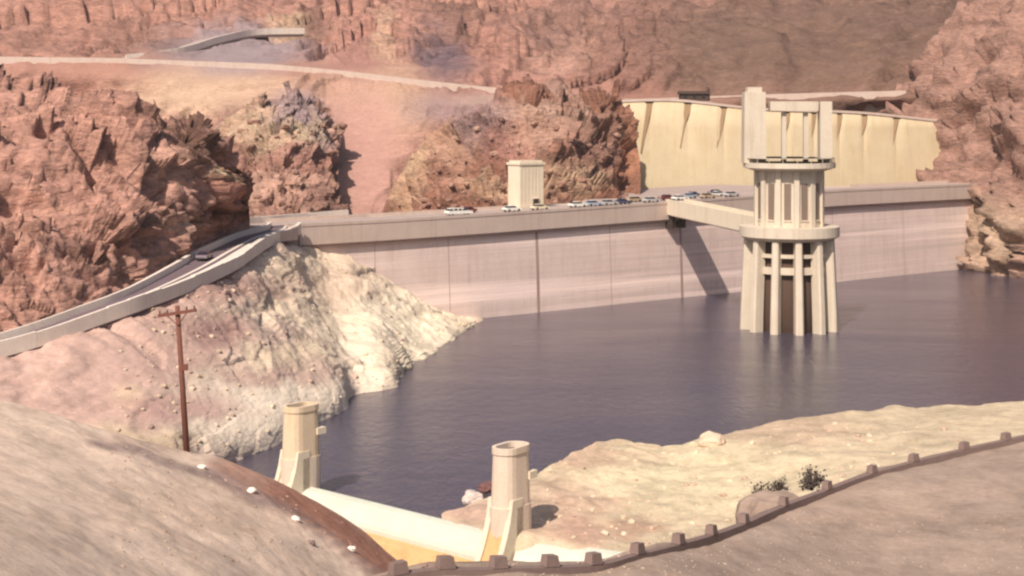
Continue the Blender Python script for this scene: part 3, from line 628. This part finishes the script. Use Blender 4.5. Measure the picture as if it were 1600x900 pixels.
# ------------------------------------------------------------------ spillway piers, gates and crest
PIERS = [(P(470, 700, 212), 'ochre'), (P(798, 700, 185.5), 'pale')]
GP = [Vector((-46.5, 224, 0)), Vector((*PIERS[0][0].xy, 0)), Vector((*PIERS[1][0].xy, 0)), Vector((25.5, 172.5, 0)), Vector((56, 158, 0))]
def stadium(c, ax_l, ax_w, l, w_, z, n=8):
    r = w_/2; pts = []
    for s, a0 in ((1, -90), (-1, 90)):
        for i in range(n + 1):
            a = math.radians(a0 + 180*i/n); pts.append(c + ax_l*(s*(l/2 - r)) + ax_l*(r*math.cos(a)) + ax_w*(r*math.sin(a)) + Vector((0, 0, z)))
    return pts
def pier(i, label, m_up, m_nose):
    c = GP[i]; g = (GP[i+1] - GP[i-1]).normalized(); dn = Vector((g.y, -g.x, 0))      # dn points downstream
    if dn.y > 0: dn = -dn
    t = thing('spillway_pier', c, label, 'pier', 'spillway piers between the gates')
    o = c.copy()
    MB().sweep([stadium(o, dn, g, 6.2, 3.7, z) for z in (-6, 6.0)] ).build('shaft', M_pier, t)
    MB().sweep([stadium(o, dn, g, 5.8, 3.5, 5.9), stadium(o, dn, g, 5.3, 3.1, 12.4)]).build('upper_shaft', m_up, t)
    out, inn = (lambda z: stadium(o, dn, g, 5.55, 3.35, z)), (lambda z: stadium(o, dn, g, 4.6, 2.4, z))
    MB().sweep([out(12.4), out(13.2), inn(13.2), inn(12.5)], caps=False).build('rim', m_up, t)
    MB().sweep([stadium(o, dn, g, 4.65, 2.45, 12.405), stadium(o, dn, g, 4.65, 2.45, 12.5)]).build('pit_floor', M_dark, t)  # shade of the hollow top painted as a near-black floor
    AXp = (dn, g, Vector((0, 0, 1)))
    MB().box(o - dn*2.3 + g*1.35 + Vector((0, 0, 9.4)), (1.6, 1.0, .9), AXp).build('ledge', M_pale, t)
    # downstream nose: ogee profile in (downstream, z)
    prof = [(1.75, 7.0)] + [(1.85 + 6.0*u**1.7, 7.0 - 11.5*u) for u in (.08, .2, .35, .5, .65, .8, 1.0)]
    def strip(w0, w1, grow):
        rings = []
        for s, z in prof: rings.append([o + dn*(s + grow) + g*w0 + Vector((0, 0, z)), o + dn*(s + grow) + g*w1 + Vector((0, 0, z)), o + g*w1 + Vector((0, 0, z)), o + g*w0 + Vector((0, 0, z))])
        return MB().sweep(rings)
    strip(-1.1, 1.1, 0).build('nose_panel', m_nose, t)
    strip(-1.85, -1.12, .35).build('nose_flange', M_pale, t); strip(1.12, 1.85, .35).build('nose_flange', M_pale, t)
    return t
pier(1, 'ochre stained spillway pier behind the red bank, at the bare shore', M_pier1, M_pale)
pier(2, 'pale spillway pier with a hollow oval top, between the two white gates', M_pier, M_ochre)
GATE = [(-1.3, -6), (-1.3, 1.2), (-.9, 1.75), (-.3, 1.9), (.7, 1.68), (1.6, 1.22), (2.4, .62), (2.9, .0), (3.1, -.5), (3.1, -1.4), (1.0, -6)]
OGEE = [(-1.0, -7), (-1.0, -2.6), (2.9, -.9), (4.0, -1.2), (5.6, -2.4), (7.6, -5), (10, -9.5), (14, -18), (14, -24), (-1, -24)]
labs = ['white drum gate by the shore, mostly hidden by the red bank', 'long white green drum gate between the two piers', 'white drum gate beyond the hollow topped pier, under the bare mound', 'white drum gate end behind the terrace wall']
for i in range(3):
    a, b = GP[i], GP[i+1]; g = (b - a).normalized(); dn = Vector((g.y, -g.x, 0)); dn = -dn if dn.y > 0 else dn
    ee = 1.75
    a2, b2 = a + g*ee, b - g*ee
    t = thing('drum_gate', a.lerp(b, .5), labs[i], 'spillway gate', 'drum gates of the spillway')
    n = 3
    for k in range(n):
        p, q = a2.lerp(b2, k/n + .0004), a2.lerp(b2, (k+1)/n - .0004)
        MB().sweep([[x + dn*s + Vector((0, 0, z)) for s, z in GATE] for x in (p, q)]).build('gate_plate', M_gate, t)
    MB().sweep([[x + dn*s + Vector((0, 0, z)) for s, z in [(-.7, 1.5), (-.1, 1.6), (2.6, -.6), (2.6, -2.2), (-.7, -5)]] for x in (a2, b2)]).build('gate_core', M_gate, t)
    o = MB().sweep([[x + dn*s + Vector((0, 0, z)) for s, z in OGEE] for x in (a + g*.02, b - g*.02)]).build('spillway_crest', M_ochre)
    structure(o)
# boulder at the shore beside the pale pier
def boulder(c, r, seed, m, name='boulder', sq=(1, 1, .7)):
    bm = bmesh.new(); bmesh.ops.create_icosphere(bm, subdivisions=3, radius=1)
    for v in bm.verts:
        p = v.co.copy(); k = 1 + .35*noise.noise(p*1.3 + Vector((seed*9, 0, 0))) + .22*(.5 - noise.voronoi(p*2.1 + Vector((seed*5, 0, 0)))[0][0])
        v.co = Vector((p.x*sq[0], p.y*sq[1], p.z*sq[2]))*k*r
    me = bpy.data.meshes.new(name); bm.to_mesh(me); bm.free(); me.materials.append(m)
    ca = me.color_attributes.new('Col', 'FLOAT_COLOR', 'POINT')
    o = bpy.data.objects.new(name, me); o.location = c; COL.objects.link(o); return o, ca
def bcol(ca, col): ca.data.foreach_set('color', np.array([(*col, 1)]*len(ca.data), 'f').ravel())
for i, (px, py, z, r, col, lab) in enumerate([(738, 778, 1.0, 1.5, (.62, .52, .46), 'pale boulder in the water left of the hollow topped pier'), (760, 762, 1.0, 1.1, (.2, .1, .09), 'dark red boulder touching the hollow topped pier'),
        (1113, 690, 3.5, 2.0, (.6, .46, .34), 'upright tan boulder on the skyline of the bare mound')]):
    o, ca = boulder(PZ(px, py, z), r, i + 1, M_shore); bcol(ca, col); tag(o, lab, 'boulder')

# ------------------------------------------------------------------ telephone pole
pb = P(294, 718, 124); ptp = P(277, 478, 124)
tp_ = thing('telephone_pole', pb, 'leaning red brown wooden telephone pole with one crossarm', 'utility pole')
MB().tube(pb - Vector((0, 0, 1.2)), ptp, .27, .19, 12).build('pole', M_wood, tp_, True)
up_v = (ptp - pb).normalized(); ca_ = ptp - up_v*.55; ad = Vector((.94, -.28, .17)).normalized()
MB().box(ca_ + Vector((0, -.28, 0)), (3.5, .2, .26), (ad, ad.cross(up_v).normalized(), ad.cross(ad.cross(up_v)).normalized())).build('crossarm', M_wood, tp_)
for s in (-1, 1): MB().tube(ca_ + ad*(.95*s) + Vector((0, -.3, -.05)), ca_ - up_v*1.0 + Vector((0, -.25, 0)), .045, n=6).build('brace', M_wood, tp_)
for s in (-1.6, -.9, .9, 1.6):
    p = ca_ + ad*s + Vector((0, -.28, .12)); MB().tube(p, p + Vector((0, 0, .28)), .07, .05, 8).build('insulator', M_porc, tp_)
MB().box(P(290, 573, 124) + Vector((0, -.3, 0)), (.45, .35, .5)).build('junction_box', M_wood, tp_)

# ------------------------------------------------------------------ terrace with guard wall at the near right
tpts = [P(300, 1060, 50), P(470, 965, 54), P(640, 910, 57), P(780, 903, 59), P(930, 896, 62), P(1000, 879, 65), P(1070, 861, 69), P(1120, 846, 73), P(1165, 829, 77), P(1215, 806, 82), P(1280, 780, 88), P(1400, 738, 96), P(1600, 690, 104), P(1850, 640, 112)]
tl = spline(tpts, 130)
wd = offsets(tl, 6)
if wd[60].y > tl[60].y: sgn = -1
else: sgn = 1
def inner(p, k): return Vector((p.x*(1 - .18*k) + 2.2*k, p.y - 13*k, p.z - .1*k))
rows = [[p + Vector((0, 2.5, -22)) for p in tpts], [p + Vector((0, .4, -2)) for p in tpts], tpts, [inner(p, 1) for p in tpts], [inner(p, 2.2) for p in tpts], [inner(p, 3.6) + Vector((0, 0, .4)) for p in tpts]]
terrain('terrace', rows, 200, 70, M_dirt, (0.34, 0.255, 0.205), [(1180, 830, 110, 14, (0.42, 0.32, 0.26), .7), (900, 885, 200, 12, (.25, .19, .15), .6), (1350, 800, 120, 40, (.38, .28, .22), .7)], amp=.12, scale=.4, seed=21)
gw = thing('guard_wall', tl[65], 'dark weathered guard wall with squat square blocks curving along the terrace edge', 'wall')
for k in range(0, 128, 4): ribbon(tl[k:k+5], -.42*sgn, .0, -1.0, .34).build('coping', M_merl, gw)
for px in (625, 705, 780, 858, 930, 1000, 1066, 1118, 1166, 1230, 1300, 1372, 1440, 1510, 1580, 1650):
    k = min(range(1, 129), key=lambda q: abs(CX + F*tl[q].x/tl[q].y - px)); d = (tl[k+1] - tl[k-1]).normalized(); n_ = Vector((d.y, -d.x, 0))
    MB().box(tl[k] - n_*.21*sgn + Vector((0, 0, .58)), (.7, .45, .44), (d, n_, Vector((0, 0, 1))), taper=.82).build('merlon', M_merl, gw)
# scrub and a boulder beyond the guard wall
def scrub(c, r, seed, label):
    rnd = random.Random(seed); t = thing('scrub_bush', c, label, 'bush', 'scrub bushes above the terrace wall')
    st = MB(); lf = MB()
    for i in range(12):
        a = rnd.uniform(0, 6.28); e = rnd.uniform(.5, 1.5); tip = c + Vector((math.cos(a)*math.cos(e), math.sin(a)*math.cos(e), math.sin(e)))*r*rnd.uniform(.6, 1.05)
        st.tube(c, tip, .035*r, .012*r, 5)
        for j in range(26):
            p = c.lerp(tip, rnd.uniform(.45, 1.05)) + Vector((rnd.gauss(0, .14), rnd.gauss(0, .14), rnd.gauss(0, .12)))*r
            u = Vector((rnd.gauss(0, 1), rnd.gauss(0, 1), rnd.gauss(0, 1))).normalized(); v = u.orthogonal().normalized(); s = r*rnd.uniform(.05, .11)
            lf.add([p - u*s, p + v*s*.5, p + u*s, p - v*s*.5], [(0, 1, 2, 3)])
    st.build('stem', M_wood, t); lf.build('foliage', M_leaf, t); return t
scrub(P(1190, 788, 93), 1.3, 1, 'dark upright scrub bush at the end of the guard wall boulder')
scrub(P(1220, 772, 95), 1.0, 2, 'small dark scrub bush just beyond the brown boulder')
scrub(P(1268, 766, 94), 1.5, 3, 'broad dark scrub bush where the guard wall climbs')
o, ca = boulder(P(1206, 806, 91), 1.9, 9, M_dirt, sq=(1.15, 1, .75)); bcol(ca, (.34, .25, .2)); tag(o, 'brown boulder against the guard wall, ringed by scrub', 'boulder')

# ------------------------------------------------------------------ guard stones on the embankment and loose stones
dg = bpy.context.evaluated_depsgraph_get()
def cast(x, y): 
    dg = bpy.context.evaluated_depsgraph_get(); h, loc, n, _, ob, _ = S.ray_cast(dg, Vector((x, y, 400)), Vector((0, 0, -1))); return (loc, n, ob) if h else (None, None, None)
def hit(px, py):
    dg = bpy.context.evaluated_depsgraph_get(); d = (P(px, py, 100) - Vector((0, 0, H))).normalized()
    h, loc, n, _, ob, _ = S.ray_cast(dg, Vector((0, 0, H)), d); return (loc, n, ob) if h else (None, None, None)
gl = ['whitewashed guard stone nearest the telephone pole on the red bank', 'whitewashed guard stone midway down the red bank', 'whitewashed guard stone above the lower end of the red bank', 'dusty guard stone low on the bank inside the track', 'whitewashed guard stone lowest on the red bank, opposite the drum gate']
for i, (px, py) in enumerate([(316, 732), (393, 769), (462, 813), (486, 850), (549, 860)]):
    loc, n, ob = hit(px, py)
    o, ca = boulder(loc + Vector((0, 0, .1)), .30, 30 + i, M_white if i != 3 else M_merl, 'guard_stone', (1.2, .9, .8)); tag(o, gl[i], 'stone', 'guard stones along the bank track')
rnd = random.Random(5)
def stones(name, region, count, r0, r1, cols, mat):
    vs, fs, cc = [], [], []
    ico = bmesh.new(); bmesh.ops.create_icosphere(ico, subdivisions=1, radius=1); iv = [v.co.copy() for v in ico.verts]; fi = [tuple(v.index for v in f.verts) for f in ico.faces]; ico.free()
    k = 0; tries = 0
    while k < count and tries < count*4:
        tries += 1
        loc, n, ob = hit(rnd.uniform(region[0], region[2]), rnd.uniform(region[1], region[3]))
        if ob is None or ob.name not in region[4]: continue
        r = r0*(r1/r0)**(rnd.random()**2); b = len(vs); col = rnd.choice(cols); rot = Matrix.Rotation(rnd.uniform(0, 6), 3, 'Z')
        for v in iv: vs.append(loc + rot @ Vector((v.x*1.25, v.y, v.z*.75))*r*rnd.uniform(.75, 1.2)); cc.append((*col, 1))
        fs += [tuple(i + b for i in f) for f in fi]; k += 1
    me = bpy.data.meshes.new(name); me.from_pydata(vs, [], fs); me.materials.append(mat)
    ca = me.color_attributes.new('Col', 'FLOAT_COLOR', 'POINT'); ca.data.foreach_set('color', np.array(cc, 'f').ravel())
    o = bpy.data.objects.new(name, me); COL.objects.link(o); o['kind'] = 'stuff'; return o
stones('loose_stones', (170, 390, 750, 700, ('rocky_shore',)), 380, .12, .6, [(.6, .49, .37), (.56, .44, .31), (.5, .37, .29), (.44, .31, .26), (.6, .5, .36)], M_shore)
stones('gravel', (170, 690, 640, 890, ('embankment',)), 500, .03, .12, [(.5, .37, .29), (.42, .29, .22), (.36, .24, .18)], M_dirt)
stones('terrace_gravel', (600, 800, 1600, 900, ('terrace',)), 900, .02, .09, [(.36, .27, .22), (.3, .22, .18), (.42, .33, .27)], M_dirt)
stones('rubble', (840, 660, 1500, 860, ('shore_mound',)), 260, .15, .6, [(.58, .46, .33), (.5, .36, .27), (.62, .52, .38)], M_dirt)
stones('fallen_rocks', (180, 180, 990, 330, ('rock_outcrop', 'rock_outcrop.001')), 220, .4, 1.6, [(.36, .21, .16), (.3, .17, .13), (.40, .25, .19)], M_rock)

# ------------------------------------------------------------------ added haze volume that lifts the blacks
hz = MB().box((0, 700, 65), (6000, 4000, 260)).build('haze', bpy.data.materials.new('black lifting haze')); hz['kind'] = 'stuff'
hm = hz.data.materials[0]; hm.use_nodes = True; ht = hm.node_tree; ht.nodes.clear()
ho = ht.nodes.new('ShaderNodeOutputMaterial'); hv = ht.nodes.new('ShaderNodeVolumePrincipled')
hv.inputs['Color'].default_value = (0.95, 0.88, 0.86, 1); hv.inputs['Density'].default_value = 0.00007; hv.inputs['Anisotropy'].default_value = 0.2
ht.links.new(hv.outputs[0], ho.inputs['Volume'])
